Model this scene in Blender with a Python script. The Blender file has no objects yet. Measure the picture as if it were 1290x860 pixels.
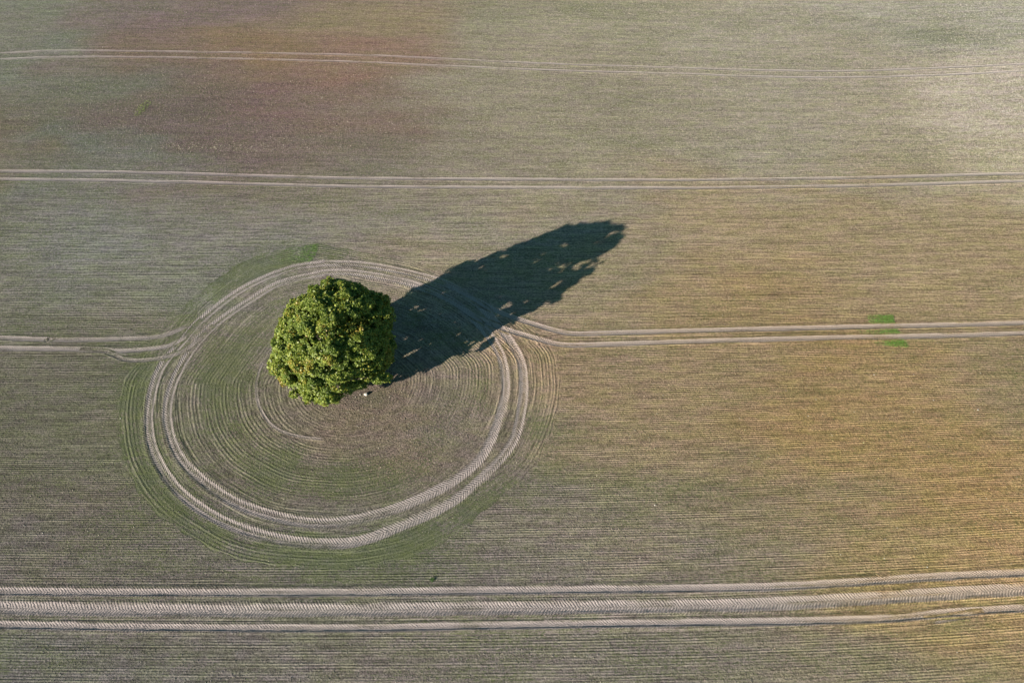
import bpy, math, random
import numpy as np

rng = np.random.default_rng(7)
random.seed(7)
R = math.radians
scn = bpy.context.scene
col = scn.collection

# ------------------------------------------------------------------ camera
cam = bpy.data.cameras.new('camera')
cam.sensor_width = 36.0
cam.lens = 24.0
cam.clip_start = 0.5
cam.clip_end = 9000
co = bpy.data.objects.new('camera', cam)
co.location = (0, 0, 68)
co.rotation_euler = (R(90 - 55), 0, 0)
col.objects.link(co)
scn.camera = co

# ------------------------------------------------------------------ light
SUN_EL = R(19.5)
SDX, SDY = 0.812, 0.584                 # direction in which shadows fall
w = bpy.data.worlds.new('World')
scn.world = w
w.use_nodes = True
wn = w.node_tree
sky = wn.nodes.new('ShaderNodeTexSky')
sky.sky_type = 'NISHITA'
sky.sun_disc = False
sky.sun_elevation = SUN_EL
# towards the sun is (-SDX, -SDY); NISHITA rotation 0 = +Y, clockwise seen from above
sky.sun_rotation = math.atan2(-SDX, -SDY) % (2 * math.pi)
sky.air_density = 1.0
sky.dust_density = 0.6
sky.ozone_density = 1.0
bg = wn.nodes['Background']
bg.inputs['Strength'].default_value = 0.052
tint = wn.nodes.new('ShaderNodeVectorMath')
tint.operation = 'MULTIPLY'
tint.inputs[1].default_value = (.52, .84, .74)
wn.links.new(sky.outputs[0], tint.inputs[0])
wn.links.new(tint.outputs[0], bg.inputs['Color'])

sl = bpy.data.lights.new('sun', 'SUN')
sl.energy = 5.0
sl.angle = R(0.53)
sl.color = (1.0, 0.87, 0.71)
so = bpy.data.objects.new('sun', sl)
ce = math.cos(SUN_EL)
from mathutils import Vector
so.rotation_euler = Vector((SDX * ce, SDY * ce, -math.sin(SUN_EL))).to_track_quat('-Z', 'Y').to_euler()
so.location = (-60, -20, 60)
col.objects.link(so)

vs = scn.view_settings
vs.view_transform = 'Standard'
vs.look = 'None'
vs.gamma = 1
vs.exposure = 1.25

# ------------------------------------------------------------------ helpers
def tag(o, label=None, cat=None, group=None, kind=None):
    if label: o['label'] = label
    if cat: o['category'] = cat
    if group: o['group'] = group
    if kind: o['kind'] = kind
    return o

def link(name, me, mat=None, parent=None):
    o = bpy.data.objects.new(name, me)
    if mat is not None:
        me.materials.append(mat)
    col.objects.link(o)
    if parent is not None:
        o.parent = parent
    return o

def mesh_np(name, verts, faces, n, smooth=False):
    """faces: flat index array of polygons that all have n corners"""
    me = bpy.data.meshes.new(name)
    verts = np.asarray(verts, dtype=np.float32)
    faces = np.asarray(faces, dtype=np.int32).ravel()
    me.vertices.add(len(verts))
    me.vertices.foreach_set('co', verts.ravel())
    me.loops.add(len(faces))
    me.loops.foreach_set('vertex_index', faces)
    k = len(faces) // n
    me.polygons.add(k)
    me.polygons.foreach_set('loop_start', np.arange(k, dtype=np.int32) * n)
    me.polygons.foreach_set('loop_total', np.full(k, n, dtype=np.int32))
    if smooth:
        me.polygons.foreach_set('use_smooth', np.ones(k, dtype=bool))
    me.update(calc_edges=True)
    return me

def attr(me, name, data, kind='FLOAT'):
    data = np.asarray(data, dtype=np.float32)
    a = me.attributes.new(name, 'FLOAT' if kind == 'FLOAT' else 'FLOAT_VECTOR', 'POINT')
    if kind == 'FLOAT':
        a.data.foreach_set('value', data.ravel())
    else:
        a.data.foreach_set('vector', data.ravel())

def lin(c):
    c = np.asarray(c, dtype=float) / 255
    return np.where(c <= .04045, c / 12.92, ((c + .055) / 1.055) ** 2.4)

def spline(pts, step):
    """Catmull-Rom through pts, resampled at an even step"""
    p = np.array(pts, float)
    p = np.vstack([2 * p[0] - p[1], p, 2 * p[-1] - p[-2]])
    out = []
    for i in range(1, len(p) - 2):
        t = np.linspace(0, 1, 24, endpoint=False)[:, None]
        a, b, c, d = p[i - 1], p[i], p[i + 1], p[i + 2]
        out.append(.5 * (2 * b + (c - a) * t + (2 * a - 5 * b + 4 * c - d) * t ** 2 + (3 * b - a - 3 * c + d) * t ** 3))
    out.append(p[-2][None])
    q = np.vstack(out)
    s = np.r_[0, np.cumsum(np.hypot(*np.diff(q, axis=0).T))]
    n = max(2, int(s[-1] / step) + 1)
    t = np.linspace(0, s[-1], n)
    return np.c_[np.interp(t, s, q[:, 0]), np.interp(t, s, q[:, 1])], t

def smoothstep(a, b, x):
    t = np.clip((x - a) / (b - a), 0, 1)
    return t * t * (3 - 2 * t)

# value noise on the plane, for shapes (not for shading)
def vnoise(x, y, seed=0):
    xi = np.floor(x).astype(np.int64); yi = np.floor(y).astype(np.int64)
    fx = x - xi; fy = y - yi
    fx = fx * fx * (3 - 2 * fx); fy = fy * fy * (3 - 2 * fy)
    def h(a, b):
        n = (a * 374761393 + b * 668265263 + seed * 1442695041) & 0x7fffffff
        n = ((n ^ (n >> 13)) * 1274126177) & 0x7fffffff
        return ((n ^ (n >> 16)) & 0xffff) / 65535.0
    return ((h(xi, yi) * (1 - fx) + h(xi + 1, yi) * fx) * (1 - fy)
            + (h(xi, yi + 1) * (1 - fx) + h(xi + 1, yi + 1) * fx) * fy)

# ------------------------------------------------------------------ the field, in metres
L = {
 'A1':[(-88.33,108.22),(-79.48,109.05),(-61.12,108.81),(-29.39,107.86),(-15.51,106.92),(2.84,105.41),(28.83,103.92),(42.11,103.33),(55.67,103.06),(71.73,103.92),(86.97,105.06)],
 'A2':[(-87.57,106.45),(-78.74,107.15),(-60.59,107.04),(-29.10,105.85),(-15.35,104.83),(2.81,103.53),(28.58,102.23),(41.73,101.49),(55.17,101.27),(73.32,102.03),(86.14,103.13)],
 'B1':[(-75.40,78.15),(-63.59,78.15),(-47.67,77.64),(-24.93,76.73),(-0.58,76.44),(24.87,76.32),(44.49,76.61),(59.85,77.12),(75.20,77.70)],
 'B2':[(-74.66,76.44),(-62.93,76.32),(-47.18,75.83),(-24.68,74.98),(-0.57,74.71),(24.63,74.63),(44.06,74.93),(59.27,75.43),(74.51,76.10)],
 'CR1':[(-9.90,57.56),(-6.09,55.05),(-2.29,52.49),(0.49,51.11),(3.14,50.01),(5.56,49.16),(7.49,48.74),(11.19,48.80),(15.10,48.96),(34.73,49.56),(48.54,49.92),(63.46,50.41)],
 'CR2':[(-11.96,56.10),(-8.06,54.01),(-4.45,51.24),(-0.49,49.28),(3.48,47.85),(5.49,47.20),(8.17,47.03),(14.93,47.30),(34.36,48.00),(48.02,48.32),(62.77,48.80)],
 'CL1':[(-62.46,48.09),(-56.37,47.85),(-48.85,47.91),(-45.03,48.09),(-42.73,48.50),(-40.78,49.52),(-38.88,51.24)],
 'CL2':[(-61.81,46.56),(-52.85,46.45),(-46.84,46.21),(-43.95,46.45),(-42.13,46.79),(-40.48,47.73),(-39.05,49.65)],
 'CL3':[(-52.14,46.33),(-49.40,46.16),(-47.89,45.64),(-46.24,44.95),(-44.21,44.84),(-41.85,45.18),(-39.64,46.10),(-38.06,48.09),(-36.80,50.01)],
 'RO':[(-24.77,60.23),(-29.29,59.20),(-34.58,55.83),(-38.52,50.99),(-40.12,47.50),(-41.52,44.05),(-41.56,40.45),(-40.70,36.12),(-38.76,32.33),(-35.59,28.76),(-31.63,26.05),(-27.35,24.20),(-22.60,23.06),(-18.06,22.73),(-14.84,23.18),(-11.76,24.45),(-6.94,26.74),(-3.05,30.02),(0.09,34.25),(1.18,38.87),(1.31,43.05),(0.67,45.75),(-0.88,48.68),(-3.70,52.74),(-6.61,55.31),(-9.78,57.23),(-15.42,59.06),(-20.12,60.02)],
 'RI':[(-24.51,58.58),(-29.79,56.89),(-33.33,53.88),(-36.59,50.38),(-38.19,47.50),(-39.26,43.72),(-39.45,40.13),(-38.68,36.52),(-36.43,32.62),(-33.25,29.75),(-29.20,27.26),(-25.43,25.88),(-20.67,24.91),(-16.71,25.12),(-11.95,26.48),(-7.06,28.94),(-3.62,31.96),(-1.86,35.72),(-0.82,40.23),(-1.08,44.39),(-1.92,46.91),(-3.82,49.89),(-7.02,53.25),(-11.55,56.10),(-16.42,57.70),(-21.18,58.58)],
 'D1':[(-49.56,18.09),(-34.01,18.00),(-16.51,18.00),(-1.00,18.17),(16.56,18.37),(25.07,18.52),(32.81,18.92),(40.65,19.43),(50.33,19.89)],
 'D2':[(-48.90,16.55),(-33.53,16.38),(-16.27,16.37),(-0.99,16.55),(16.33,16.74),(24.72,16.93),(34.30,17.42),(42.04,17.90),(49.65,18.30)],
 'D3':[(-48.24,15.02),(-33.07,14.81),(-16.04,14.74),(-0.97,14.98),(16.11,15.23),(24.37,15.30),(35.63,15.59),(41.38,16.11),(48.90,16.56)],
 'D4':[(39.05,15.27),(42.15,15.73),(44.95,16.16),(48.98,16.74)],
 'S1':[(-29.35,45.75),(-29.82,43.49),(-29.63,40.87),(-28.62,38.25),(-26.53,35.92),(-23.58,34.78),(-19.81,34.34)],
 'ZB':[(-26.17,63.72),(-30.73,62.85),(-34.47,61.43),(-37.15,58.92),(-40.32,54.79),(-42.71,49.77),(-44.91,44.05),(-45.45,41.95),(-45.12,39.28),(-44.16,36.12),(-41.80,31.30),(-37.53,26.57),(-32.75,23.55),(-28.49,21.53),(-23.94,20.59),(-16.83,20.28),(-12.20,20.90),(-9.05,21.85),(-5.64,23.79),(-1.99,27.00),(2.13,30.84),(4.32,35.12),(5.57,39.81),(5.70,43.05),(5.17,46.45),(1.87,50.25),(-4.60,56.10),(-12.06,60.16),(-19.65,62.14),(-22.96,63.00)],
}
HUB = np.array([-18.5, 41.6])

# the seed rows follow the four tramlines, which bend slightly
def _fit(keys, deg):
    p = np.vstack([np.array(L[k]) - np.array([0, np.mean([q[1] for q in L[k]])]) * 0 for k in keys])
    return np.polyfit(p[:, 0], p[:, 1], deg)
_f = [_fit(['D2'], 4), None, _fit(['B1', 'B2'], 4), _fit(['A1', 'A2'], 5)]
_c = np.array([q for q in L['CL1'][:3] + L['CL2'][:2] + L['CR1'][7:] + L['CR2'][7:]])
_f[1] = np.polyfit(_c[:, 0], _c[:, 1], 2)
_lim = [(-50, 51), (-63, 64), (-76, 76), (-89, 88)]
_y0 = np.array([np.polyval(f, 0) for f in _f])
def row_shift(X, Y):
    s = np.array([np.polyval(f, np.clip(X, a, b)) for f, (a, b) in zip(_f, _lim)]) - _y0.reshape(-1, *([1] * np.ndim(X)))
    k = np.clip(np.interp(Y, _y0, np.arange(4)), 0, 2.9999)
    i = k.astype(int); t = k - i
    return np.take_along_axis(s, i[None], 0)[0] * (1 - t) + np.take_along_axis(s, i[None] + 1, 0)[0] * t

# outline of the oval that is sown round the tree
_zb, _ = spline(L['ZB'] + [L['ZB'][0]], .5)
_d = _zb - HUB
_za = np.arctan2(_d[:, 1], _d[:, 0]); _zr = np.hypot(_d[:, 0], _d[:, 1])
_o = np.argsort(_za); _za = _za[_o]; _zr = _zr[_o]
def oval(a):
    return np.interp(a, _za, _zr, period=2 * math.pi)
def polar(X, Y):
    dx = X - HUB[0]; dy = Y - HUB[1]
    r = np.hypot(dx, dy); a = np.arctan2(dy, dx)
    return r, a, oval(a)

# row coordinates: x along the row, y across it (metres)
def coords(X, Y, inside=None):
    r, a, ro = polar(X, Y)
    ins = (r < ro) if inside is None else inside
    t = r / ro
    cross_in = 16.0 * t + 200
    along_in = a * 20
    cx = np.where(ins, along_in, X)
    cy = np.where(ins, cross_in, Y - row_shift(X, Y))
    return cx, cy, ins, t

# soil colour: ochre, plum and other soils, plus haze and view brightness painted paler towards far right
SOIL_AND_LIGHT = np.array([
 (-95.8, 125.6, 122, 126, 108),
 (-71.7, 120.1, 122, 112, 104),
 (-55.1, 117.5, 122, 106, 102),
 (-47.7, 122.8, 124, 110, 104),
 (-23.6, 117.5, 138, 126, 98),
 (-0.7, 120.1, 142, 139, 115),
 (22.5, 120.1, 152, 147, 123),
 (44.2, 120.1, 156, 151, 129),
 (65.9, 120.1, 158, 155, 135),
 (92.0, 120.1, 168, 165, 145),
 (-86.1, 103.0, 116, 122, 106),
 (-71.7, 96.5, 112, 114, 98),
 (-60.1, 105.3, 118, 104, 88),
 (-43.5, 110.0, 134, 114, 86),
 (-40.2, 94.4, 122, 100, 94),
 (-55.6, 90.4, 110, 98, 90),
 (-26.2, 104.1, 138, 112, 96),
 (-22.4, 94.4, 124, 106, 92),
 (-0.7, 98.6, 142, 137, 115),
 (20.2, 98.6, 150, 143, 121),
 (39.8, 98.6, 152, 147, 125),
 (59.4, 98.6, 156, 149, 127),
 (82.9, 98.6, 184, 175, 153),
 (-77.4, 82.8, 112, 104, 86),
 (-64.7, 81.0, 110, 115, 103),
 (-48.0, 85.0, 112, 98, 92),
 (-29.4, 82.8, 118, 110, 94),
 (-10.2, 82.8, 136, 130, 110),
 (12.6, 82.8, 146, 141, 117),
 (36.6, 82.8, 150, 145, 123),
 (60.6, 82.8, 152, 145, 119),
 (77.4, 82.8, 178, 169, 141),
 (-70.3, 66.2, 114, 115, 101),
 (-53.9, 66.2, 118, 121, 111),
 (-34.3, 66.2, 122, 121, 111),
 (-18.0, 66.2, 132, 129, 113),
 (-0.5, 67.7, 140, 135, 117),
 (22.3, 66.2, 150, 136, 106),
 (44.1, 66.2, 148, 134, 102),
 (65.9, 66.2, 150, 136, 104),
 (-64.9, 53.8, 112, 111, 97),
 (-50.2, 55.0, 112, 115, 101),
 (5.7, 59.1, 140, 131, 103),
 (20.8, 55.0, 148, 130, 94),
 (36.0, 55.0, 150, 130, 92),
 (61.4, 55.0, 148, 132, 98),
 (-59.8, 42.0, 100, 98, 83),
 (-49.0, 37.7, 96, 96, 79),
 (7.1, 44.2, 150, 128, 102),
 (14.4, 42.0, 140, 124, 92),
 (28.3, 42.0, 138, 122, 90),
 (41.6, 39.8, 150, 126, 84),
 (56.1, 42.0, 140, 126, 96),
 (-54.7, 30.0, 98, 94, 81),
 (-44.9, 26.5, 104, 96, 85),
 (-35.4, 22.3, 103, 99, 89),
 (4.7, 30.0, 130, 124, 93),
 (17.4, 30.0, 128, 118, 92),
 (30.1, 30.0, 138, 122, 90),
 (39.7, 33.8, 148, 126, 84),
 (46.4, 28.2, 156, 129, 84),
 (38.0, 30.9, 152, 127, 84),
 (51.6, 24.8, 160, 134, 94),
 (-51.0, 21.5, 101, 99, 89),
 (-26.8, 19.2, 105, 101, 91),
 (-7.5, 21.5, 121, 115, 103),
 (8.3, 21.5, 127, 119, 103),
 (24.3, 22.3, 131, 123, 103),
 (40.0, 21.5, 147, 131, 88),
 (50.4, 20.0, 157, 135, 92),
 (-47.0, 12.1, 99, 101, 91),
 (-32.4, 12.1, 103, 103, 93),
 (-17.8, 12.1, 109, 105, 97),
 (0.4, 12.1, 117, 113, 101),
 (14.9, 12.1, 119, 115, 101),
 (29.5, 12.1, 125, 119, 96),
 (46.2, 12.1, 135, 127, 98),
 (-33.6, 48.8, 118, 113, 99),
 (-34.6, 37.7, 106, 104, 85),
 (-25.0, 30.0, 106, 100, 87),
 (-17.4, 36.7, 124, 110, 91),
 (-12.3, 30.0, 112, 104, 91),
 (-7.6, 37.7, 112, 106, 93),
 (-5.6, 31.9, 114, 108, 99),
 (-4.2, 42.0, 128, 120, 103),
 (3.2, 39.8, 134, 126, 99),
 (-16.3, 28.2, 106, 106, 85),
 (-35.6, 57.7, 112, 117, 99),
 (-20.3, 59.1, 126, 119, 105),
 (-41.5, 33.8, 100, 102, 81),
 (-19.4, 21.5, 99, 103, 85),
 (-2.1, 28.2, 108, 106, 91),
], float)
def soil(X, Y):  # blends the soil colours together with the painted light trend
    X = np.asarray(X, float); Y = np.asarray(Y, float)
    wx = X + 18 * (vnoise(X / 17, Y / 9, 3) - .5) + 9 * (vnoise(X / 5., Y / 2.2, 6) - .5) ; wy = Y + 11 * (vnoise(X / 19, Y / 8, 4) - .5) + 6 * (vnoise(X / 6., Y / 1.9, 7) - .5)
    num = np.zeros(X.shape + (3,)); den = np.zeros(X.shape)
    sc = lin(SOIL_AND_LIGHT[:, 2:5])
    for (px, py), c in zip(SOIL_AND_LIGHT[:, :2], sc):
        d2 = ((wx - px) / 1.35) ** 2 + (wy - py) ** 2
        k = 1.0 / (d2 + 25.0) ** 1.6
        num += k[..., None] * c; den += k
    return num / den[..., None] * ALB

ALB = np.array([.99, 1.0, 1.19])
GREEN_SPOTS = [  # x, y, rx, ry, amount : where the crop stands thicker
 (-33.0, 59.7, 6.0, 4.0, 0.35),
 (-43.5, 43.0, 3.5, 6.0, 0.45),
 (-36.7, 26.5, 6.0, 5.0, 0.30),
 (-17.8, 21.5, 10.0, 2.5, 0.30),
 (-11.5, 21.5, 6.0, 2.5, 0.30),
 (3.9, 33.8, 3.0, 5.0, 0.20),
 (76.4, 113.2, 14.0, 4.0, 0.22),
 (72.7, 118.8, 16.0, 5.0, 0.15),
 (-18.9, 29.1, 9.0, 3.0, 0.35),
 (-35.1, 43.0, 3.0, 4.0, 0.35),
 (16.9, 122.8, 16.0, 2.0, 0.20),
]
def crop(X, Y, t, ins, ang):
    g = 0.39 + .30 * (vnoise(X / 6.0, Y / 1.7, 11) - .5) + .25 * (vnoise(X / 22., Y / 7., 12) - .5)
    # inside the oval
    outer = smoothstep(.80, .86, t) * (0.46 + .42 * vnoise(X / 1.7, Y / 1.7, 15)) * (1.0 - .60 * smoothstep(-1.0, .3, ang) * (1 - smoothstep(1.2, 2.0, ang)))
    mid = .32 * smoothstep(.35, .55, t) * (1 - smoothstep(.62, .70, t)) + .16
    west = np.where(np.abs(ang) > 2.0, .22, 0) * smoothstep(.3, .45, t)
    gi = np.maximum(outer, mid + west) + .4 * (vnoise(X / 3., Y / 3., 13) - .5)
    g = np.where(ins, gi, g)
    for sx, sy, rx, ry, am in GREEN_SPOTS:
        g = g + am * np.exp(-((X - sx) / rx) ** 2 - ((Y - sy) / ry) ** 2)
    return np.clip(g, 0, 1.4)
def loose(X, Y, t, ins):
    """1 where the rows are lost in clods"""
    a = np.exp(-((X + 11) / 8.5) ** 2 - ((Y - 34) / 6.0) ** 2) * .75
    b = np.exp(-((X + 40) / 30) ** 2 - ((Y - 93) / 11.0) ** 2) * 1.1
    c = np.where(ins, smoothstep(.30, .12, t), 0)
    far = .35 * smoothstep(62, 90, Y)
    return np.clip(a + b + c + far + .22, 0, 1)

def field_attrs(me, X, Y, inside=None, rut=None, along=None, across=None, lug=None):
    cx, cy, ins, t = coords(X, Y, inside)
    _, ang, _ = polar(X, Y)
    attr(me, 'coord', np.c_[cx, cy, np.zeros_like(cx)], 'VEC')
    attr(me, 'soil', soil(X, Y), 'VEC')
    attr(me, 'crop', crop(X, Y, t, ins, ang))
    attr(me, 'loose', loose(X, Y, t, ins))
    n = len(X)
    z = np.zeros(n)
    attr(me, 'rut', z if rut is None else rut)
    attr(me, 'tread', np.c_[z if along is None else along, z if across is None else across, z if lug is None else lug], 'VEC')

# ------------------------------------------------------------------ materials
class NT:
    def __init__(s, name):
        s.m = bpy.data.materials.new(name); s.m.use_nodes = True
        s.t = s.m.node_tree; s.p = s.t.nodes['Principled BSDF']
    def n(s, typ, **kw):
        x = s.t.nodes.new('ShaderNode' + typ)
        for k, v in kw.items():
            setattr(x, k, v)
        return x
    def put(s, sock, v):
        if isinstance(v, bpy.types.NodeSocket): s.t.links.new(v, sock)
        else: sock.default_value = v
    def math(s, op, a, b=None, c=None, clamp=False):
        x = s.n('Math', operation=op, use_clamp=clamp)
        s.put(x.inputs[0], a)
        if b is not None: s.put(x.inputs[1], b)
        if c is not None: s.put(x.inputs[2], c)
        return x.outputs[0]
    def vmath(s, op, a, b):
        x = s.n('VectorMath', operation=op)
        s.put(x.inputs[0], a); s.put(x.inputs[1], b)
        return x.outputs[0]
    def noise(s, vec, scale, detail=2, rough=.5):
        x = s.n('TexNoise'); s.put(x.inputs['Vector'], vec)
        x.inputs['Scale'].default_value = scale; x.inputs['Detail'].default_value = detail
        x.inputs['Roughness'].default_value = rough
        return x.outputs['Fac']
    def ramp(s, v, a, b, lo=0., hi=1.):
        x = s.n('MapRange'); x.interpolation_type = 'SMOOTHSTEP'
        s.put(x.inputs[0], v); x.inputs[1].default_value = a; x.inputs[2].default_value = b
        x.inputs[3].default_value = lo; x.inputs[4].default_value = hi
        return x.outputs[0]
    def mix(s, f, a, b, typ='MIX'):
        x = s.n('Mix', data_type='RGBA', blend_type=typ); s.put(x.inputs[0], f)
        s.put(x.inputs[6], a); s.put(x.inputs[7], b)
        return x.outputs[2]
    def attr(s, name):
        x = s.n('Attribute', attribute_name=name)
        return x

def field_material():
    N = NT('field_soil')
    pos = N.n('NewGeometry').outputs['Position']
    coord = N.attr('coord').outputs['Vector']
    soilc = N.attr('soil').outputs['Vector']
    crp = N.attr('crop').outputs['Fac']
    loo = N.attr('loose').outputs['Fac']
    rut = N.attr('rut').outputs['Fac']
    sx = N.n('SeparateXYZ'); N.put(sx.inputs[0], coord)
    al, ac = sx.outputs[0], sx.outputs[1]
    # slow wobble of the rows
    wob = N.noise(N.vmath('MULTIPLY', coord, (.12, .5, 1)), 1.0, 2)
    ac2 = N.math('ADD', ac, N.math('MULTIPLY', N.math('SUBTRACT', wob, .5), .10))
    ph = N.math('MULTIPLY', ac2, 2 * math.pi / 0.25)
    wave = N.math('MULTIPLY_ADD', N.math('SINE', ph), .5, .5)
    # how clear each row is, changing along and across
    amp = N.ramp(N.noise(N.vmath('MULTIPLY', coord, (.07, 1.6, 1)), 1.0, 3, .6), .38, .66, .15, 1.)
    # uneven rows: streaks a row or two wide, long
    streak = N.noise(N.vmath('MULTIPLY', coord, (.22, 4.2, 1)), 1.0, 3, .65)
    streak2 = N.noise(N.vmath('MULTIPLY', coord, (.05, .9, 1)), 1.0, 3, .6)
    clod = N.noise(pos, 5.5, 3, .65)
    fine = N.noise(pos, 15.0, 2, .6)
    mid = N.noise(pos, 1.1, 3, .55)
    rows_on = N.math('SUBTRACT', 1.0, N.math('MULTIPLY', loo, .75))
    norut = N.math('SUBTRACT', 1.0, rut)
    rowh = N.math('MULTIPLY', N.math('MULTIPLY', wave, amp), rows_on)
    h = N.math('MULTIPLY', rowh, .070)
    h = N.math('MULTIPLY_ADD', N.math('MULTIPLY', streak, rows_on), .075, h)
    h = N.math('MULTIPLY', h, N.math('MULTIPLY_ADD', norut, .85, .15))
    h = N.math('MULTIPLY_ADD', clod, N.math('MULTIPLY_ADD', loo, .10, .085), h)
    h = N.math('MULTIPLY_ADD', fine, .075, h)
    # tyre tread: two rows of slanting bars
    tr = N.attr('tread').outputs['Vector']
    st = N.n('SeparateXYZ'); N.put(st.inputs[0], tr)
    tu, tv, tl = st.outputs[0], st.outputs[1], st.outputs[2]
    side = N.math('ABSOLUTE', tv)
    sgn = N.math('MULTIPLY', N.math('GREATER_THAN', tv, 0.0), .5)
    tuw = N.math('MULTIPLY_ADD', N.math('SUBTRACT', N.noise(pos, 1.3, 2, .6), .5), .35, tu)
    q = N.math('ADD', N.math('MULTIPLY_ADD', side, 1.25, N.math('MULTIPLY', tuw, 1 / .30)), sgn)
    lugw = N.math('MULTIPLY_ADD', N.math('SINE', N.math('MULTIPLY', q, 2 * math.pi)), .5, .5)
    lugw = N.ramp(lugw, .25, .75)
    wear = N.ramp(N.noise(pos, .55, 4, .7), .36, .54, .62, 1.05)
    lugh = N.math('MULTIPLY', N.math('MULTIPLY', lugw, wear), N.math('MULTIPLY', rut, tl))
    h = N.math('MULTIPLY_ADD', lugh, .17, h)
    bp = N.n('Bump'); bp.inputs['Strength'].default_value = 1.0; bp.inputs['Distance'].default_value = 1.0
    N.put(bp.inputs['Height'], h)
    N.put(N.p.inputs['Normal'], bp.outputs[0])
    # colour
    var = N.math('MULTIPLY_ADD', clod, .9, N.math('MULTIPLY_ADD', fine, .7, N.math('MULTIPLY_ADD', N.math('SUBTRACT', streak, .5), N.math('MULTIPLY_ADD', loo, -.75, 1.05), .45)))
    var = N.math('MULTIPLY_ADD', N.math('MULTIPLY', N.math('SUBTRACT', rowh, .3), norut), .26, var)
    grit = N.noise(pos, 3.2, 2, .7)
    var = N.math('MULTIPLY_ADD', N.math('SUBTRACT', grit, .5), .7, var)
    var = N.math('MULTIPLY_ADD', streak2, .25, N.math('MULTIPLY_ADD', mid, .35, var))     # mean about 1.55
    val = N.ramp(var, 1.15, 1.95, .42, 1.68)
    base = N.mix(1.0, soilc, (1, 1, 1, 1), 'MULTIPLY')
    vm = N.n('VectorMath', operation='SCALE'); N.put(vm.inputs[0], base); N.put(vm.inputs['Scale'], val)
    base = vm.outputs[0]
    # a few very long thin lines along the rows, darker in colour only
    deep = N.ramp(N.noise(N.vmath('MULTIPLY', coord, (.018, 2.4, 1)), 1.0, 2, .5), .67, .71)
    dark_line_k = N.math('MULTIPLY', N.math('MULTIPLY', deep, rows_on), norut)
    vm2 = N.n('VectorMath', operation='SCALE'); N.put(vm2.inputs[0], base); N.put(vm2.inputs['Scale'], N.math('MULTIPLY_ADD', dark_line_k, -.38, 1.0))
    base = vm2.outputs[0]
    # crests of the rows are coloured paler, furrows darker
    # hue drift between plum and straw soil
    hue = N.noise(N.vmath('MULTIPLY', pos, (.35, .9, 1)), 1.0, 4, .65)
    base = N.mix(1.0, base, N.mix(N.ramp(hue, .35, .65), (1.03, .965, 1.06, 1), (.99, 1.02, .90, 1)), 'MULTIPLY')
    # straw and stone specks
    sp = N.ramp(N.noise(pos, 9.0, 2, .8), .72, .80)
    base = N.mix(N.math('MULTIPLY', sp, .35), base, (.42, .36, .28, 1))
    # seedlings: green stands on the row
    gn = N.noise(N.vmath('MULTIPLY', coord, (2.6, 4.0, 1)), 1.0, 3, .7)
    gth = N.math('SUBTRACT', 1.02, N.math('MULTIPLY', crp, .46))
    gsum = N.math('ADD', gn, N.math('MULTIPLY', N.math('SUBTRACT', wave, .35), .12))
    gm = N.math('DIVIDE', N.math('SUBTRACT', N.math('ADD', gsum, .30), gth), .18, clamp=True)
    gm = N.math('MULTIPLY', gm, N.math('MULTIPLY_ADD', norut, .9, .1))
    gcol = N.mix(N.ramp(hue, .3, .7), (.068, .098, .046, 1), (.095, .122, .046, 1))
    base = N.mix(N.math('MULTIPLY', gm, .62), base, gcol)
    # rolled, drier soil in the wheel tracks
    rsoil = N.n('VectorMath', operation='MULTIPLY_ADD')
    N.put(rsoil.inputs[0], soilc); rsoil.inputs[1].default_value = (.55, .56, .60); rsoil.inputs[2].default_value = RUTADD
    rs = N.n('VectorMath', operation='SCALE'); N.put(rs.inputs[0], rsoil.outputs[0])
    N.put(rs.inputs['Scale'], N.math('MULTIPLY_ADD', N.math('ADD', clod, fine), .5, N.math('MULTIPLY_ADD', lugh, .50, .36)))  # gaps between tread bars darkened in colour, standing for their shade
    rm = N.math('MULTIPLY', N.ramp(N.math('MULTIPLY_ADD', N.math('ADD', clod, N.math('MULTIPLY', mid, .8)), .6, rut), .72, 1.35), .92)
    base = N.mix(rm, base, rs.outputs[0])
    N.put(N.p.inputs['Base Color'], base)
    N.p.inputs['Roughness'].default_value = .95
    N.p.inputs['Specular IOR Level'].default_value = .1
    return N.m
RUTADD = (.235, .205, .215)
M_FIELD = field_material()

# ------------------------------------------------------------------ ground sheets
def far_lines(lo, hi, step, out):
    core = np.arange(lo, hi + .01, step)
    g = [hi]; s = step
    while g[-1] < out:
        s *= 1.5; g.append(g[-1] + s)
    h = [lo]; s = step
    while h[-1] > -out:
        s *= 1.5; h.append(h[-1] - s)
    return np.r_[np.array(h[1:])[::-1], core, np.array(g[1:])]
gx = far_lines(-125, 125, 1.25, 4000); gy = far_lines(-20, 165, 1.0, 4000)
GX, GY = np.meshgrid(gx, gy)
ni, nj = GX.shape
idx = np.arange(ni * nj).reshape(ni, nj)
quads = np.stack([idx[:-1, :-1], idx[:-1, 1:], idx[1:, 1:], idx[1:, :-1]], -1).reshape(-1, 4)
gme = mesh_np('ground', np.c_[GX.ravel(), GY.ravel(), np.zeros(GX.size)], quads, 4)
field_attrs(gme, GX.ravel(), GY.ravel(), inside=np.zeros(GX.size, bool))
tag(link('ground', gme, M_FIELD), kind='structure')

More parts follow.
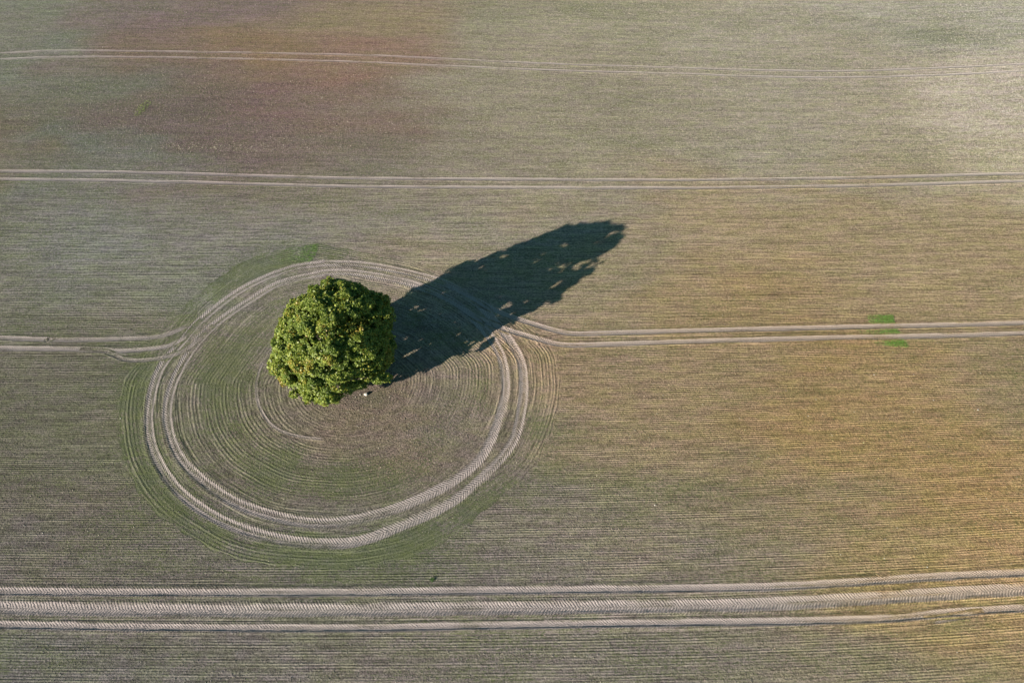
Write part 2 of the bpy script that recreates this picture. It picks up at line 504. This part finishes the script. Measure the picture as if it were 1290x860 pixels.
# the oval headland sown in rings round the tree, 4 mm above
na = 360; rr = np.linspace(.004, 1, 60)
aa = np.linspace(-math.pi, math.pi, na + 1)
AA, TT = np.meshgrid(aa, rr)
RO_ = oval(AA) * (1 + .006 * np.sin(AA * 41) * (TT > .99))
XX = HUB[0] + np.cos(AA) * RO_ * TT; YY = HUB[1] + np.sin(AA) * RO_ * TT
ni, nj = XX.shape
idx = np.arange(ni * nj).reshape(ni, nj)
quads = np.stack([idx[:-1, :-1], idx[1:, :-1], idx[1:, 1:], idx[:-1, 1:]], -1).reshape(-1, 4)
hme = mesh_np('headland', np.c_[XX.ravel(), YY.ravel(), np.full(XX.size, .006)], quads, 4)
field_attrs(hme, XX.ravel(), YY.ravel(), inside=np.ones(XX.size, bool))
# the seam at +-180 degrees: keep the along coordinate continuous
cc = np.c_[(AA * 20).ravel(), (16.0 * TT + 200).ravel(), np.zeros(XX.size)].astype(np.float32)
hme.attributes['coord'].data.foreach_set('vector', cc.ravel())
tag(link('headland', hme, M_FIELD), kind='structure')

# ------------------------------------------------------------------ wheel tracks
PROF_V = np.array([-2.1, -1.35, -1.02, -.80, -.4, 0, .4, .80, 1.02, 1.35, 2.1])
def track(pts, width, z0, lug=1., depth=.07, strength=1., close=False, ext0=0, ext1=0, fade=0, split=.25):
    pts = [tuple(p) for p in pts]
    if ext0:
        a, b = np.array(pts[0]), np.array(pts[1]); d = (a - b) / np.hypot(*(a - b)); pts = [tuple(a + d * ext0)] + pts
    if ext1:
        a, b = np.array(pts[-1]), np.array(pts[-2]); d = (a - b) / np.hypot(*(a - b)); pts = pts + [tuple(a + d * ext1)]
    if close:
        pts = pts + [pts[0]]
    q, s = spline(pts, .35)
    tan = np.gradient(q, axis=0)
    if close:
        tan[0] = tan[-1] = (q[1] - q[-2]); q[-1] = q[0]
    tan /= np.hypot(tan[:, 0], tan[:, 1])[:, None]
    nor = np.c_[-tan[:, 1], tan[:, 0]]
    n = len(q)
    endf = np.ones(n)
    if fade:
        endf = smoothstep(0, fade, s) * smoothstep(0, fade, s[-1] - s)
    wl = width / 2 * (1 + .10 * (vnoise(s * .5, s * 0, 21) - .5))
    V = PROF_V[None, :] * np.ones((n, 1))
    jag = .05 * (vnoise(s[:, None] * 2.1 + 0 * V, V * 3 + 7, int(width * 1000) + int(abs(q[0, 0]))) - .5)
    off = V * wl[:, None] + jag
    X = q[:, :1] + nor[:, :1] * off; Y = q[:, 1:] + nor[:, 1:] * off
    prof = np.array([0, .45, 1.0, .10, .03, .10, .03, .10, .8, .40, 0]) * depth
    rise = 1 + .5 * (vnoise(s[:, None] * 1.3 + 0 * V, V * 2, 31) - .5)
    Z = z0 + prof[None, :] * rise * endf[:, None]
    rutp = np.array([0, .22, .9, 1, 1, .95, 1, 1, .9, .22, 0])[None, :] * strength * endf[:, None]
    # the middle of the wheel mark is often left less rolled than its two sides
    mid_ = np.exp(-((V - .25 * np.sin(s[:, None] * .05)) / .42) ** 2) * split * smoothstep(.25, .7, vnoise(s[:, None] * .06 + 0 * V, V * 0 + 3, int(width * 50)))
    worn = 1 - .45 * smoothstep(.45, .85, vnoise(s[:, None] * .22 + 0 * V, V * 1.1 + 9, 51))
    rutp = rutp * (1 - mid_) * worn
    ni, nj = X.shape
    idx = np.arange(ni * nj).reshape(ni, nj)
    quads = np.stack([idx[:-1, :-1], idx[1:, :-1], idx[1:, 1:], idx[:-1, 1:]], -1).reshape(-1, 4)
    me = mesh_np('wheel_track', np.c_[X.ravel(), Y.ravel(), Z.ravel()], quads, 4, smooth=True)
    me.flip_normals()
    field_attrs(me, X.ravel(), Y.ravel(), rut=rutp.ravel(), along=(s[:, None] + 0 * V).ravel(), across=V.ravel(), lug=np.full(X.size, lug))
    return tag(link('wheel_track', me, M_FIELD), kind='structure')

E_ = 60
track(L['A1'], .50, .012, .5, .05, .8, ext0=E_, ext1=E_)
track(L['A2'], .50, .012, .5, .05, .8, ext0=E_, ext1=E_)
track(L['B1'], .55, .012, .8, .05, .95, ext0=E_, ext1=E_)
track(L['B2'], .55, .012, .8, .05, .95, ext0=E_, ext1=E_)
track(L['D1'], .66, .012, 1, .085, 1., ext0=E_, ext1=E_)
track(L['D2'], 1.0, .012, 1, .085, 1., split=.3, ext0=E_, ext1=E_)
track(L['D3'], .62, .012, 1, .095, 1., ext0=E_, ext1=E_)
track(L['D4'][:3], .50, .020, 1, .05, .8, fade=1.5)
track(L['RO'], .93, .012, 1, .06, .86, close=True, split=.75)
track(L['RI'], .93, .018, 1, .06, .86, close=True, split=.75)
track(L['CR1'], .62, .024, .9, .06, .9, ext1=E_, fade=3)
track(L['CR2'], .62, .030, .9, .06, .9, ext1=E_, fade=3)
track(L['CL1'], .60, .024, 1, .05, .75, ext0=E_, fade=3)
track(L['CL2'], .62, .030, 1, .05, .8, ext0=E_, fade=3)
track(L['CL3'], .50, .036, 1, .05, .6, fade=4)
track(L['S1'], .30, .012, 0, .025, .7, fade=2)

# ------------------------------------------------------------------ seedlings (real blades)
def simple(name, c0, c1, attrname='tone', rough=.7, trans=0, spec=.3):
    N = NT(name)
    f = N.attr(attrname).outputs['Fac']
    N.put(N.p.inputs['Base Color'], N.mix(f, (*c0, 1), (*c1, 1)))
    N.p.inputs['Roughness'].default_value = rough
    N.p.inputs['Specular IOR Level'].default_value = spec
    if trans:
        tr = N.n('BsdfTranslucent'); N.put(tr.inputs['Color'], N.mix(f, (c0[0] * 1.5, c0[1] * 1.6, c0[2], 1), (c1[0] * 1.5, c1[1] * 1.5, c1[2], 1)))
        mx = N.n('MixShader'); mx.inputs[0].default_value = trans
        N.t.links.new(N.p.outputs[0], mx.inputs[1]); N.t.links.new(tr.outputs[0], mx.inputs[2])
        N.t.links.new(mx.outputs[0], N.t.nodes['Material Output'].inputs[0])
    return N.m
M_BLADE = simple('seedling_leaf', (.075, .110, .045), (.140, .165, .060), trans=.25, rough=.5)
M_LUSH = simple('lush_seedling_leaf', (.11, .23, .045), (.19, .34, .08), trans=.25, rough=.5)

def blades(X, Y, size, lean=.7, z0=.0):
    """one thin leaning quad blade per point"""
    n = len(X)
    a = rng.uniform(0, 2 * math.pi, n)
    hgt = size * rng.uniform(.6, 1.3, n); wd = size * rng.uniform(.22, .42, n)
    b = a + rng.normal(0, .5, n) + math.pi / 2
    dx, dy = np.cos(a) * wd / 2, np.sin(a) * wd / 2
    ln = hgt * rng.uniform(.3, 1.0, n) * lean
    tx, ty = np.cos(b) * ln, np.sin(b) * ln
    z = np.full(n, z0)
    v = np.stack([np.c_[X - dx, Y - dy, z], np.c_[X + dx, Y + dy, z],
                  np.c_[X + dx * .8 + tx * .6, Y + dy * .8 + ty * .6, z + hgt * .55],
                  np.c_[X + tx, Y + ty, z + hgt * .75]], 1).reshape(-1, 3)
    return v, np.arange(4 * n)

def scatter(n):
    # over the part of the plane the photograph looks at, and some metres more
    Y = rng.uniform(6, 135, n)
    hw = 52 + (Y - 10) * .47
    X = rng.uniform(-1, 1, n) * (52 + 129 * .47)
    k = np.abs(X) < hw
    return X[k], Y[k]
X, Y = scatter(900000)
cx, cy, ins, t = coords(X, Y)
_, ang, _ = polar(X, Y)
# pull on to the nearest row
d = (np.round(cy / .25) * .25 - cy) * rng.uniform(.5, 1.05, len(X))
Y = np.where(ins, Y + d * np.sin(ang), Y + d); X = np.where(ins, X + d * np.cos(ang), X)
p = crop(X, Y, t, ins, ang) * (.4 + .9 * vnoise(cx * .8, cy * 3, 41))
keep = rng.uniform(0, 1, len(X)) < p * .62
# not in the wheel tracks
allq = []
for k, wdt in (('A1', .3), ('A2', .3), ('B1', .32), ('B2', .32), ('D1', .4), ('D2', .6), ('D3', .4), ('RO', .52), ('RI', .52), ('CR1', .27), ('CR2', .27), ('CL1', .35), ('CL2', .35)):
    q, _s = spline(L[k] + ([L[k][0]] if k in ('RO', 'RI') else []), .25)
    allq.append((q, wdt))
occ = set()
for q, wdt in allq:
    for ox in np.arange(-wdt, wdt + .01, .12):
        for oy in np.arange(-wdt, wdt + .01, .12):
            if ox * ox + oy * oy <= wdt * wdt:
                kx = np.floor((q[:, 0] + ox) / .125).astype(np.int64); ky = np.floor((q[:, 1] + oy) / .125).astype(np.int64)
                occ.update((kx * 100000 + ky).tolist())
occ = np.array(sorted(occ))
def in_track(X, Y):
    key = np.floor(X / .125).astype(np.int64) * 100000 + np.floor(Y / .125).astype(np.int64)
    i = np.clip(np.searchsorted(occ, key), 0, len(occ) - 1)
    return occ[i] == key
keep &= ~(in_track(X, Y) & (rng.uniform(0, 1, len(X)) > .06))
X, Y = X[keep], Y[keep]
v, f = blades(X, Y, .085, z0=.004)
me = mesh_np('crop_seedlings', v, f, 4)
attr(me, 'tone', np.repeat(np.clip(rng.normal(.45, .3, len(X)) + .5 * (vnoise(X / 9, Y / 4, 5) - .5), 0, 1), 4))
tag(link('crop_seedlings', me, M_BLADE), 'short sparse green seedlings standing in rows over the whole field', 'crop', kind='stuff')

# ------------------------------------------------------------------ clods of soil
M_CLOD = NT('clod_soil')
_a = M_CLOD.attr('tint').outputs['Vector']
M_CLOD.put(M_CLOD.p.inputs['Base Color'], _a); M_CLOD.p.inputs['Roughness'].default_value = .95
M_CLOD.p.inputs['Specular IOR Level'].default_value = .1
X, Y = scatter(700000)
cx, cy, ins, t = coords(X, Y)
lo = loose(X, Y, t, ins)
keep = rng.uniform(0, 1, len(X)) < (.15 + .85 * lo)
keep &= ~(in_track(X, Y) & (rng.uniform(0, 1, len(X)) > .12))
X, Y, lo = X[keep], Y[keep], lo[keep]
n = len(X)
s = np.minimum(rng.gamma(3.0, .010, n), .055) * (1 + .5 * lo) + .012
a0 = rng.uniform(0, 6.28, n)
vv = []
for k in range(4):
    rad = s * rng.uniform(.7, 1.2, n)
    vv.append(np.c_[X + np.cos(a0 + k * 1.57) * rad, Y + np.sin(a0 + k * 1.57) * rad, np.full(n, .002)])
vv.append(np.c_[X + rng.normal(0, .3, n) * s, Y + rng.normal(0, .3, n) * s, s * rng.uniform(.6, 1.1, n)])
v = np.stack(vv, 1).reshape(-1, 3)
b = (np.arange(n) * 5)[:, None, None]
fc = (b + np.array([[0, 1, 4], [1, 2, 4], [2, 3, 4], [3, 0, 4]])[None]).ravel()
me = mesh_np('soil_clods', v, fc, 3)
tint = soil(X, Y) * rng.lognormal(0.05, .28, n)[:, None] * (1 + rng.normal(0, .04, (n, 3)))
pale = rng.uniform(0, 1, n) < .035 + .5 * np.exp(-((X + 43) / 11) ** 2 - ((Y - 83.6) / .9) ** 2)
tint[pale] = np.array([.40, .36, .30]) * rng.uniform(.6, 1.2, (pale.sum(), 1))
attr(me, 'tint', np.repeat(np.clip(tint, .01, .6), 5, axis=0), 'VEC')
tag(link('soil_clods', me, M_CLOD.m), 'small crumbly soil clods and grit lying all over the field', 'soil clods', kind='stuff')

# ------------------------------------------------------------------ thick green corners where the drill sowed twice
def patch(name, poly, dens_dir, n, size, label, cat, mat, group=None):
    poly = np.array(poly)
    mn, mx = poly.min(0), poly.max(0)
    X = rng.uniform(mn[0], mx[0], n); Y = rng.uniform(mn[1], mx[1], n)
    Xo, Yo = X + rng.normal(0, .12, n), Y + rng.normal(0, .07, n)
    ins = np.zeros(n, bool); j = len(poly) - 1
    for i in range(len(poly)):
        xi, yi = poly[i]; xj, yj = poly[j]
        c = ((yi > Y) != (yj > Y)) & (X < (xj - xi) * (Y - yi) / (yj - yi + 1e-9) + xi)
        ins ^= c; j = i
    if dens_dir:
        u = (X - mn[0]) / (mx[0] - mn[0])
        ins &= rng.uniform(0, 1, n) < np.clip(u, 0, 1) ** dens_dir
    ins &= rng.uniform(0, 1, n) < .45 + .9 * vnoise(X * 1.6, Y * 3.4, 61)
    X, Y = Xo, Yo
    ins &= ~in_track(X, Y)
    X, Y = X[ins], Y[ins]
    c0 = np.array([X.mean(), Y.mean()])
    v, f = blades(X - c0[0], Y - c0[1], size, z0=.012)
    me = mesh_np(name, v, f, 4)
    attr(me, 'tone', np.repeat(np.clip(rng.normal(.5, .3, len(X)), 0, 1), 4))
    o = tag(link(name, me, mat), label, cat, group)
    o.location = (c0[0], c0[1], 0)
    return o
patch('green_strip', [(44.32, 51.55), (47.51, 51.61), (47.37, 50.25), (43.72, 50.19)], 0.9, 4200, 0.12, 'bright green wedge of dense seedlings above the upper track on the right', 'crop', M_LUSH)
patch('green_strip', [(42.49, 49.34), (47.45, 49.58), (47.53, 48.62), (42.21, 48.38)], 1.3, 4200, 0.12, 'bright green wedge of dense seedlings between the two tracks on the right', 'crop', M_LUSH)
patch('green_strip', [(43.47, 47.73), (47.70, 47.97), (47.80, 46.79), (44.22, 47.03)], 1.2, 4200, 0.12, 'bright green wedge of dense seedlings just below the lower track on the right', 'crop', M_LUSH)
patch('green_strip', [(-33.34, 61.57), (-29.90, 63.00), (-26.16, 63.65), (-26.25, 61.57), (-26.59, 60.44), (-30.37, 59.89), (-33.21, 58.51)], 3.0, 22000, 0.1, 'bright green corner of dense seedlings at the top left of the sown oval', 'crop', M_LUSH)


# ------------------------------------------------------------------ small plants and stones
def leafy(name, x, y, rad, h, n, size, label, cat, mat, elong=1., ang=0.):
    root = bpy.data.objects.new(name, None); col.objects.link(root)
    root.location = (x, y, 0); tag(root, label, cat)
    r = rad * np.sqrt(rng.uniform(0, 1, n)); a = rng.uniform(0, 6.28, n)
    px = r * np.cos(a); py = r * np.sin(a) * elong
    ca, sa = math.cos(ang), math.sin(ang)
    X, Y = px * ca - py * sa, px * sa + py * ca
    zt = h * (1 - (r / rad) ** 2 * .7) * rng.uniform(.25, 1, n)
    a2 = rng.uniform(0, 6.28, n); el = rng.uniform(-.2, .9, n)
    L2 = size * rng.uniform(.6, 1.3, n); W2 = L2 * .45
    ux, uy, uz = np.cos(a2) * np.cos(el), np.sin(a2) * np.cos(el), np.sin(el)
    wx, wy = -np.sin(a2), np.cos(a2)
    P = np.c_[X, Y, zt]; U = np.c_[ux, uy, uz] * L2[:, None]; W = np.c_[wx, wy, np.zeros(n)] * W2[:, None] / 2
    v = np.stack([P, P + U * .5 + W, P + U, P + U * .5 - W], 1).reshape(-1, 3)
    v[:, 2] = np.maximum(v[:, 2], .01)
    me = mesh_np('leaves', v, np.arange(4 * n), 4)
    attr(me, 'tone', np.repeat(rng.uniform(0, 1, n), 4))
    link('leaves', me, mat, root)
    for k in range(6):
        i = rng.integers(0, n)
        V = []
        for q in range(3):
            V.append((X[i] * .5 + .012 * math.cos(q * 2.094), Y[i] * .5 + .012 * math.sin(q * 2.094), 0))
        V.append((X[i], Y[i], zt[i]))
        me = mesh_np('stem', V, [0, 1, 3, 1, 2, 3, 2, 0, 3], 3)
        attr(me, 'tone', np.zeros(4))
        link('stem', me, mat, root)
    return root
M_WEED = simple('weed_leaf', (.17, .25, .06), (.27, .36, .10), trans=.3, rough=.5)
M_BUSH = simple('small_plant_leaf', (.03, .08, .02), (.07, .14, .03), trans=.2, rough=.5)
leafy('weed_patch', -59.0, 93.0, .85, .25, 290, .15, 'bright yellow green patch of weeds alone on the plum brown soil', 'weeds', M_WEED, elong=2.4, ang=R(-15))
leafy('young_bush', -7.8, 19.2, .20, .20, 120, .10, 'single dark green young bush just above the three wheel tracks', 'plant', M_BUSH)

def stone_material(name, c):
    N = NT(name)
    tc = N.n('TexCoord').outputs['Object']
    f = N.noise(tc, 9, 4, .6)
    N.put(N.p.inputs['Base Color'], N.mix(N.ramp(f, .35, .65), (c[0] * .6, c[1] * .6, c[2] * .6, 1), (*c, 1)))
    N.p.inputs['Roughness'].default_value = .85
    return N.m
M_ST = {'white': stone_material('white_stone', (.66, .64, .60)), 'grey': stone_material('grey_stone', (.42, .39, .36)), 'dark': stone_material('dark_stone', (.035, .032, .03))}
import bmesh
def stone(x, y, sx, sy, sz, mat, label, seed):
    if seed > 0: sx, sy, sz = sx * .62, sy * .62, sz * .62
    rs = np.random.default_rng(seed)
    bm = bmesh.new()
    bmesh.ops.create_icosphere(bm, subdivisions=3, radius=1)
    pl = rs.normal(0, 1, (9, 3)); pl /= np.linalg.norm(pl, axis=1)[:, None]
    for v in bm.verts:
        p = np.array(v.co)
        for q in pl:                               # knock flats off the lump
            d_ = p @ q - .78
            if d_ > 0: p = p - q * d_ * .85
        v.co = p * (sx, sy, sz) * (1 + rs.normal(0, .012))
        v.co.z = max(v.co.z, -sz * .45)
    me = bpy.data.meshes.new('field_stone'); bm.to_mesh(me); bm.free()
    o = link('field_stone', me, M_ST[mat]); o.location = (x, y, sz * .42); o.rotation_euler = (0, 0, rs.uniform(0, 6))
    return tag(o, label, 'stone', 'stones lying in the field')
stone(-16.84, 40.13, 0.25, 0.2, 0.22, 'white', 'bright white stone beside the foot of the lone tree', 0)
stone(-17.48, 40.13, 0.16, 0.13, 0.1, 'grey', 'grey stone left of the white stone under the tree edge', 1)
stone(-17.99, 39.81, 0.12, 0.12, 0.08, 'grey', 'small grey stone under the lowest leaves of the tree', 2)
stone(-46.91, 49.40, 0.17, 0.13, 0.1, 'dark', 'dark stone above the tracks that enter the oval from the left', 3)
stone(-44.10, 37.02, 0.12, 0.1, 0.09, 'white', 'small white stone on the left rim of the sown oval', 4)
stone(42.56, 42.83, 0.11, 0.09, 0.08, 'white', 'small pale stone below the three green wedges', 5)
stone(52.95, 38.14, 0.15, 0.11, 0.1, 'white', 'pale stone at far right below the middle tracks', 6)
stone(48.34, 39.39, 0.1, 0.08, 0.07, 'white', 'small pale stone left of the pale stone at far right', 7)
stone(14.88, 26.83, 0.13, 0.1, 0.08, 'white', 'small white stone in bare rows right of the oval', 8)
stone(41.00, 20.43, 0.1, 0.09, 0.07, 'white', 'white stone just above the bottom tracks at right', 9)
stone(37.04, 21.29, 0.09, 0.08, 0.07, 'white', 'pale stone on ochre soil above the bottom tracks', 10)
stone(-47.69, 23.87, 0.09, 0.08, 0.07, 'white', 'pale stone in the rows below left of the oval', 11)
stone(-45.84, 19.58, 0.09, 0.08, 0.07, 'white', 'pale stone just above the bottom tracks at far left', 12)


# ------------------------------------------------------------------ the tree
TREE = np.array([-19.4, 43.0])
tree = bpy.data.objects.new('broadleaf_tree', None); col.objects.link(tree)
tree.location = (TREE[0], TREE[1], 0)
tag(tree, 'lone broad round-crowned green tree standing in the ploughed oval of the field', 'tree')

def bark_material():
    N = NT('bark')
    tc = N.n('TexCoord').outputs['Object']
    f = N.noise(N.vmath('MULTIPLY', tc, (7, 7, 1.5)), 1.0, 5, .7)
    N.put(N.p.inputs['Base Color'], N.mix(N.ramp(f, .35, .65), (.05, .04, .03, 1), (.15, .125, .095, 1)))
    bp = N.n('Bump'); bp.inputs['Distance'].default_value = .05; N.put(bp.inputs['Height'], f); N.put(N.p.inputs['Normal'], bp.outputs[0])
    N.p.inputs['Roughness'].default_value = .9
    return N.m
M_BARK = bark_material()

def tube(path, radii, seg=10):
    path = np.array(path, float)
    tg = np.gradient(path, axis=0); tg /= np.linalg.norm(tg, axis=1)[:, None]
    up_ = np.array([.31, .2, .93]); V = []
    for p, t_, r in zip(path, tg, radii):
        a = np.cross(t_, up_); 
        if np.linalg.norm(a) < .1: a = np.cross(t_, [1, 0, 0])
        a /= np.linalg.norm(a); b = np.cross(t_, a)
        for k in range(seg):
            an = 2 * math.pi * k / seg
            V.append(p + r * (math.cos(an) * a + math.sin(an) * b))
    F = []
    for i in range(len(path) - 1):
        for k in range(seg):
            F.append((i * seg + k, i * seg + (k + 1) % seg, (i + 1) * seg + (k + 1) % seg, (i + 1) * seg + k))
    return np.array(V), np.array(F)

HT = 13.9
ZL = 4.8      # height of the widest part
AZ_T = np.radians([-180, -150, -120, -90, -60, -30, 0, 30, 60, 90, 120, 150, 180])
AZ_R = np.array([7.1, 7.5, 6.5, 6.2, 5.5, 5.9, 6.4, 6.6, 6.9, 6.3, 6.2, 6.5, 7.1]) * .97
def crown_r(z, az):
    """radius of the crown outline at a height and azimuth"""
    top = np.sqrt(np.clip(1 - ((z - ZL) / (HT - ZL)) ** 2, 0, 1)) ** .85
    bot = np.sqrt(np.clip(1 - ((ZL - z) / 4.4) ** 2, 0, 1))
    r = np.where(z > ZL, top, bot) * np.interp(az, AZ_T, AZ_R, period=2 * math.pi)
    return r * (1 + .05 * np.sin(4 * az + z * .5 + 1.0))
def lean(z):
    return np.array([1.15, .15]) * max(0, (z - ZL) / (HT - ZL))

tr_rng = np.random.default_rng(21)
clumps = []
tries = 0
while len(clumps) < 430 and tries < 90000:
    tries += 1
    z = tr_rng.uniform(1.2, HT - .45); az = tr_rng.uniform(-math.pi, math.pi)
    cr = tr_rng.choice([tr_rng.uniform(.5, .8), tr_rng.uniform(.8, 1.25)])
    rfull = float(crown_r(np.array(z), az))
    rmax = rfull - cr * .75
    if rmax < 0: rmax = .15 * rfull
    shell = tr_rng.uniform() < .86
    r = rmax * tr_rng.uniform(.86, 1.09) if shell else rmax * math.sqrt(tr_rng.uniform(0, .6))
    # gaps between the boughs
    g_ = float(vnoise(np.array([az * 2.1 + 20]), np.array([z * .62]), 77)[0])
    if g_ < .10: continue
    ln_ = lean(z)
    c = np.array([r * math.cos(az) + ln_[0], r * math.sin(az) + ln_[1], z])
    if all(np.linalg.norm(c - q[:3]) > .46 * (cr + q[3]) for q in clumps):
        clumps.append(np.r_[c, cr])
clumps.append(np.r_[lean(HT) , HT - .9, 1.0])
# a bough that sticks out low on the near side
clumps += [np.array([5.6, -3.3, 4.4, .75]), np.array([4.6, -3.6, 4.8, 1.0])]
clumps = np.array(clumps)

# trunk and limbs
zz = np.linspace(0, 8.5, 14)
trunk_path = np.c_[.18 * np.sin(zz * .5), .14 * np.sin(zz * .7 + 1) - .12, zz]
trunk_r = .46 * (1 - zz / 10.5) + .30 * np.exp(-zz / .35)
TV, TF = tube(trunk_path, trunk_r, 14)
link('trunk', mesh_np('trunk', TV, TF, 4, True), M_BARK, tree)
for k in range(9):
    az = k * 2.4 + .3; z0 = 2.2 + k * .62
    base = np.array([np.interp(z0, zz, trunk_path[:, 0]), np.interp(z0, zz, trunk_path[:, 1]), z0])
    ln = 5.4 - .38 * k
    tt = np.linspace(0, 1, 8)[:, None]
    tip = base + np.array([math.cos(az) * ln, math.sin(az) * ln, 1.6 + .42 * k])
    path = base + (tip - base) * tt + np.array([0, 0, .9]) * (tt * (1 - tt)) * 2 + tr_rng.normal(0, .10, (8, 3)) * (tt * 2)
    V, F = tube(path, np.linspace(.20 - .008 * k, .05, 8), 8)
    limb = link('limb', mesh_np('limb', V, F, 4, True), M_BARK, tree)
    # the limb's own twigs
    for c in clumps:
        dd = np.linalg.norm(path - c[:3], axis=1); j = int(dd.argmin())
        if dd[j] < 2.4 and int((c[0] * 7 + c[1] * 3 + 100)) % 3 == k % 3:
            m = (path[j] + c[:3]) / 2 + np.array([0, 0, .25])
            V, F = tube([path[j], m, c[:3]], [.06, .04, .015], 5)
            link('branch', mesh_np('branch', V, F, 4, True), M_BARK, limb)

# leaves
LV, LT = [], []
for ci, (x, y, z, cr) in enumerate(clumps):
    n = int(1100 * cr * cr)
    d = tr_rng.normal(0, 1, (n, 3)); d /= np.linalg.norm(d, axis=1)[:, None]
    d[:, 2] = np.where(d[:, 2] < -.35, -d[:, 2], d[:, 2])
    sub = tr_rng.normal(0, 1, (14, 3)); sub /= np.linalg.norm(sub, axis=1)[:, None]
    lump = np.exp(((d @ sub.T) - 1) * 14).max(1)                  # small tufts on the clump
    rad = cr * (.70 + .38 * lump) * (1 - .42 * tr_rng.uniform(0, 1, n) ** 2)
    P = np.array([x, y, z]) + d * rad[:, None] * np.array([1, 1, .85])
    outw = P - np.array([0, 0, 3.5]); outw /= np.linalg.norm(outw, axis=1)[:, None]
    nrm = d * .6 + outw * .35 + tr_rng.normal(0, .75, (n, 3)) + np.array([0, 0, .15]); nrm /= np.linalg.norm(nrm, axis=1)[:, None]
    u = np.cross(nrm, tr_rng.normal(0, 1, (n, 3))); u /= np.linalg.norm(u, axis=1)[:, None]
    v_ = np.cross(nrm, u)
    s = (.115 * tr_rng.uniform(.65, 1.35, n))[:, None]
    # a lobed leaf spray: six corners, bent a little
    ring = [(-1.0, 0, 0), (-.35, .55, .10), (.45, .62, -.05), (1.1, .05, -.18), (.40, -.60, .02), (-.40, -.50, .08)]
    V = np.stack([P + (a * u + b * v_ + c * nrm) * s for a, b, c in ring], 1)
    keep = (np.hypot(P[:, 0], P[:, 1]) < 8.6) & (P[:, 2] > .5)
    # thin places through which the low sun reaches the ground
    pp = -P[:, 0] * SDY + P[:, 1] * SDX
    qq = P[:, 2] + (P[:, 0] * SDX + P[:, 1] * SDY) * math.tan(SUN_EL)
    hole = (vnoise(pp * 1.1 + 40, qq * 1.2 + 40, 93) * .55 + vnoise(pp * 2.7 + 40, qq * 2.9 + 40, 94) * .28
            + vnoise(pp * 6 + 40, qq * 6 + 40, 95) * .17)
    hole = hole + tr_rng.normal(0, .035, n)
    keep &= hole > (.335 + .065 * smoothstep(-1.5, -3.0, pp)) * (1 - smoothstep(-1.0, 1.5, pp))
    keep &= hole > .235
    V = V[keep]
    LV.append(V.reshape(-1, 3))
    base_t = tr_rng.normal(.45, .16)
    tone = np.clip(.06 + base_t + tr_rng.normal(0, .20, len(V)) + .12 * (lump[keep] - .5), 0, 1)
    LT.append(np.repeat(tone, 6))
n = 26000
z = tr_rng.uniform(.9, HT, n * 2); az = tr_rng.uniform(-math.pi, math.pi, n * 2)
rc = crown_r(z, az)
k = tr_rng.uniform(0, 7, n * 2) < np.maximum(rc, 1.2)
z, az, rc = z[k], az[k], rc[k]; n = len(z)
bulge = vnoise(az * 4 + 30, z * 1.1, 71) * .55 + vnoise(az * 9 + 60, z * 2.6, 72) * .45
rr_ = rc * (.86 + .20 * bulge) - .25 * tr_rng.uniform(0, 1, n)
ft = np.clip((z - ZL) / (HT - ZL), 0, 1)
P = np.c_[rr_ * np.cos(az) + 1.15 * ft, rr_ * np.sin(az) + .15 * ft, z]
pp = -P[:, 0] * SDY + P[:, 1] * SDX
qq = P[:, 2] + (P[:, 0] * SDX + P[:, 1] * SDY) * math.tan(SUN_EL)
hole = (vnoise(pp * 1.1 + 40, qq * 1.2 + 40, 93) * .55 + vnoise(pp * 2.7 + 40, qq * 2.9 + 40, 94) * .28
        + vnoise(pp * 6 + 40, qq * 6 + 40, 95) * .17)
keep = (hole > .36 + .05 * smoothstep(-1.5, -3.0, pp)) & (bulge > .38) & (vnoise(az * 3.5 + 50, z * 1.3, 73) > .3)
P = P[keep]; n = len(P)
nrm = np.c_[P[:, 0], P[:, 1], P[:, 2] - 4.] ; nrm /= np.linalg.norm(nrm, axis=1)[:, None]
nrm = nrm + tr_rng.normal(0, .6, (n, 3)); nrm /= np.linalg.norm(nrm, axis=1)[:, None]
u = np.cross(nrm, tr_rng.normal(0, 1, (n, 3))); u /= np.linalg.norm(u, axis=1)[:, None]
v_ = np.cross(nrm, u); s = (.115 * tr_rng.uniform(.65, 1.35, n))[:, None]
V = np.stack([P + (a * u + b * v_ + c * nrm) * s for a, b, c in ring], 1)
LV.append(V.reshape(-1, 3))
LT.append(np.repeat(np.clip(.3 + .35 * bulge[keep] + tr_rng.normal(0, .16, n), 0, 1), 6))
LV = np.vstack(LV); LT = np.concatenate(LT)
print('leaves', len(LV) // 6)
N = NT('foliage')
f = N.attr('tone').outputs['Fac']
cr_ = N.n('ValToRGB'); N.put(cr_.inputs[0], f)
e = cr_.color_ramp.elements
e[0].position = 0; e[0].color = (.078, .128, .030, 1)
e[1].position = .5; e[1].color = (.165, .222, .046, 1)
x_ = e.new(.85); x_.color = (.26, .30, .06, 1)
x_ = e.new(1.0); x_.color = (.28, .22, .045, 1)
N.put(N.p.inputs['Base Color'], cr_.outputs[0])
N.p.inputs['Roughness'].default_value = .48
N.p.inputs['Specular IOR Level'].default_value = .35
tr_ = N.n('BsdfTranslucent')
vm = N.n('VectorMath', operation='MULTIPLY'); N.put(vm.inputs[0], cr_.outputs[0]); vm.inputs[1].default_value = (1.5, 1.6, .8)
N.put(tr_.inputs['Color'], vm.outputs[0])
mx = N.n('MixShader'); mx.inputs[0].default_value = .25
N.t.links.new(N.p.outputs[0], mx.inputs[1]); N.t.links.new(tr_.outputs[0], mx.inputs[2])
N.t.links.new(mx.outputs[0], N.t.nodes['Material Output'].inputs[0])
me = mesh_np('crown', LV, np.arange(len(LV)), 6)
attr(me, 'tone', LT)
link('crown', me, N.m, tree)
